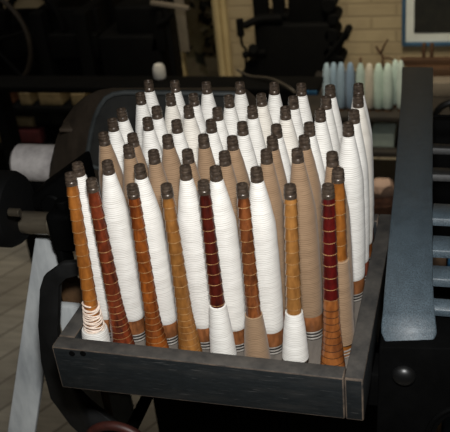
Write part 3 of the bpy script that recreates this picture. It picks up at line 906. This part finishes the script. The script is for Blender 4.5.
struct('ceiling', box(B(), (RX0 - .1, RY0 - .1, RH), (RX1 + .1, RY1 + .1, RH + .1)), M['plaster'])
struct('wall_left', box(B(), (RX0 - .1, RY0, 0), (RX0, RY1, RH)), M['plaster'])
struct('wall_right', box(B(), (RX1, RY0, 0), (RX1 + .1, RY1, RH)), M['plaster'])
struct('wall_front', box(B(), (RX0 - .1, RY0 - .1, 0), (RX1 + .1, RY0, RH)), M['plaster'])
wx0, wx1, wz0, wz1 = aty(176, 40, RY1).x, aty(218, 40, RY1).x, .14, 1.6
bm = B()
for lo, hi in (((RX0, 0), (wx0, RH)), ((wx1, 0), (RX1, RH)), ((wx0, 0), (wx1, wz0)), ((wx0, wz1), (wx1, RH))):
    box(bm, (lo[0], RY1, lo[1]), (hi[0], RY1 + .1, hi[1]))
struct('wall_back', bm, M['brick'])
cream = m_plain('cream_gloss_paint', (206, 186, 138), .5, 0, (180, 160, 116), 8, .05)
def trim(name, x0, x1, lean, dep, z0=0., z1=RH):
    a, b = aty(x0, 40, RY1 - dep).x, aty(x1, 40, RY1 - dep).x
    zc = aty(x0, 40, RY1 - dep).z
    k = lambda z: lean * (z - zc)
    struct(name, hexa(B(), [(a + k(z0), RY1 - dep, z0), (b + k(z0), RY1 - dep, z0), (b + k(z0), RY1, z0), (a + k(z0), RY1, z0),
                            (a + k(z1), RY1 - dep, z1), (b + k(z1), RY1 - dep, z1), (b + k(z1), RY1, z1), (a + k(z1), RY1, z1)], .004), cream)
trim('trim_1', 217, 222, 0, .05)
trim('trim_2', 223.3, 228.5, 0, .03)
wf_ = B()
box(wf_, (wx0, RY1 + .02, wz0), (wx0 + .02, RY1 + .06, wz1)); box(wf_, (wx1 - .02, RY1 + .02, wz0), (wx1, RY1 + .06, wz1))
box(wf_, (wx0, RY1 + .02, wz0), (wx1, RY1 + .06, wz0 + .03)); box(wf_, (wx0, RY1 + .02, wz1 - .03), (wx1, RY1 + .06, wz1))
win = struct('window_1', wf_, cream)
gt = NT('window_glass'); gt.setb(Base_Color=(.8, .8, .76, 1), Roughness=.04, Transmission_Weight=1.0, IOR=1.02)
obj('pane', box(B(), (wx0 + .018, RY1 + .038, wz0 + .028), (wx1 - .018, RY1 + .042, wz1 - .028)), gt.m, win, 0)
# shrub outside the window
def leaf_bm(n, c, s, seed, size):
    rnd = random.Random(seed); bm = B()
    for _ in range(n):
        p = V(c) + V((rnd.gauss(0, 1) * s[0], rnd.gauss(0, 1) * s[1], rnd.gauss(0, 1) * s[2]))
        if p.z < .03: continue
        a = V((rnd.gauss(0, 1), rnd.gauss(0, .6), rnd.gauss(0, 1))).normalized(); b = a.orthogonal().normalized()
        q = size * rnd.uniform(.6, 1.3)
        n_ = a.cross(b) * q * .15
        vs = [bm.verts.new(p + d) for d in (-a * q, b * q * .5 + n_, a * q, -b * q * .5 + n_)]
        bm.faces.new(vs)
    return bm
sx = (wx0 + wx1) / 2 + .06
shrub = thing('shrub', 'dim leafy shrub outside the window behind the machines', 'shrub', (sx, 3.85, 0))
part('foliage', leaf_bm(420, (sx + .03, 3.85, .5), (.14, .10, .26), 3, .045), m_plain('dark_leaf', (44, 46, 34), .7, 0, (24, 26, 18), 20, .1), shrub, 0)
part('pale_leaves', leaf_bm(70, (sx, 3.75, .42), (.14, .05, .22), 5, .05), m_plain('pale_leaf', (150, 140, 110), .7, 0, (110, 100, 76), 20, .1), shrub, 0)
part('stem', tube(B(), [(sx, 3.85, 0), (sx + .02, 3.84, .3), (sx, 3.85, .7)], .02, 8), brn, shrub)
yard = m_plain('yard_wall', (150, 138, 112), .9, 0, (110, 100, 80), 5, .1)
struct('ground_outside', box(B(), (-3, RY1 + .11, -.1), (1, 5.2, 0)), yard)
struct('wall_outside', box(B(), (-3, 4.3, 0), (1, 4.4, 2.4)), yard)
gp = aty(183, 30, 3.2)
pn = thing('hanging_panel', 'grey-beige panel hanging beside the slim post, left of the window', 'cloth', (gp.x, 3.26, 0))  # a hanging panel, built as a thin flat box
part('cloth', box(B(), (aty(176.5, 30, 3.26).x, 3.262, aty(180, 52, 3.26).z), (aty(187, 30, 3.26).x, 3.270, aty(180, -30, 3.26).z), .002), m_plain('grey_beige_panel', (136, 126, 108), .85, 0, (110, 102, 88), 12, .2), pn)
part('hanger_bar', rod(B(), (aty(174, 30, 3.26).x, 3.266, aty(180, -30, 3.26).z + .006), (aty(190, 30, 3.26).x, 3.266, aty(180, -30, 3.26).z + .006), .008, 10), M['black2'], pn)
for xx in (176.5, 188.5):
    part('hook', rod(B(), (aty(xx, 30, 3.26).x, 3.266, aty(180, -30, 3.26).z + .006), (aty(xx, 30, 3.26).x, 3.2995, aty(180, -30, 3.26).z + .03), .004, 8), M['black2'], pn)

# picture in a blue frame on the brick wall
Yp = RY1 - .03
pa, pb_ = aty(401.5, 46.5, Yp), aty(401.5, -75, Yp)
px1 = pa.x + .44
bl = m_plain('blue_frame_paint', (70, 104, 134), .45, 0, (54, 84, 110), 12, .05)
fr_ = thing('picture', 'dark picture with a pale mount in a blue frame on the brick wall', 'picture', (pa.x, Yp, pa.z))
pz1 = pb_.z
f_ = .018
bm = B()
for lo, hi in (((pa.x, pa.z), (pa.x + f_, pz1)), ((px1 - f_, pa.z), (px1, pz1)), ((pa.x + f_, pa.z), (px1 - f_, pa.z + f_)), ((pa.x + f_, pz1 - f_), (px1 - f_, pz1))):
    box(bm, (lo[0], Yp, lo[1]), (hi[0], RY1 - .001, hi[1]), .002)
part('frame', bm, bl, fr_)
part('mount', box(B(), (pa.x + f_, Yp + .014, pa.z + f_), (px1 - f_, Yp + .02, pz1 - f_)), m_plain('pale_mount', (226, 232, 226), .8, 0, (212, 218, 212), 10, .02), fr_)
part('print', box(B(), (pa.x + .055, Yp + .011, pa.z + .06), (px1 - .055, Yp + .0138, pz1 - .06)), m_plain('dark_print', (40, 40, 34), .6, 0, (20, 22, 20), 22, .02), fr_)

# ------------------------------------------------------------------ light, camera, world
def area(name, loc, target, size, power, color=(1, 1, 1), shape='DISK', spread=180):
    ld = bpy.data.lights.new(name, 'AREA'); ld.shape = shape; ld.size = size; ld.energy = power; ld.color = color; ld.spread = math.radians(spread)
    o = link(bpy.data.objects.new(name, ld)); o.location = loc
    o.rotation_euler = (V(target) - V(loc)).to_track_quat('-Z', 'Y').to_euler()
    return o
area('camera_flash', CAM - DN * .12 - RT * .0 + FW * .02, (.08, .12, 1.33), .06, 9.0, (1, 1, .985))
area('background_fill', (-.05, 1.65, 2.75), (.0, 2.75, .6), .8, 8.6, (1, .88, .68), spread=75)  # unseen fill light added to lift the back wall and rack
area('left_floor_fill', (-1.7, 1.7, 2.9), (-1.6, 2.2, 0), .8, 3.2, (1, .94, .85), spread=80)  # second unseen fill, added to brighten the floor at the left
area('yard_daylight', (-.9, 3.9, 2.9), (-.9, 3.9, 0), .8, 6.5, (1, .92, .8))

w = bpy.data.worlds.new('room_world'); bpy.context.scene.world = w; w.use_nodes = True
w.node_tree.nodes['Background'].inputs[0].default_value = (.05, .05, .05, 1)
w.node_tree.nodes['Background'].inputs[1].default_value = .3

cd = bpy.data.cameras.new('camera'); cam = link(bpy.data.objects.new('camera', cd))
Rm = Matrix((RT, -DN, -FW)).transposed()
cam.matrix_world = Matrix.Translation(CAM) @ Rm.to_4x4()
cd.sensor_fit = 'HORIZONTAL'; cd.sensor_width = 36; cd.lens = FPX / 450 * 36
cd.clip_start = .02
cd.dof.use_dof = True; cd.dof.focus_distance = .86; cd.dof.aperture_fstop = 15
sc = bpy.context.scene
sc.camera = cam
sc.view_settings.view_transform = 'Standard'; sc.view_settings.look = 'None'
sc.view_settings.exposure = 0; sc.view_settings.gamma = 1; sc.view_settings.use_curve_mapping = False
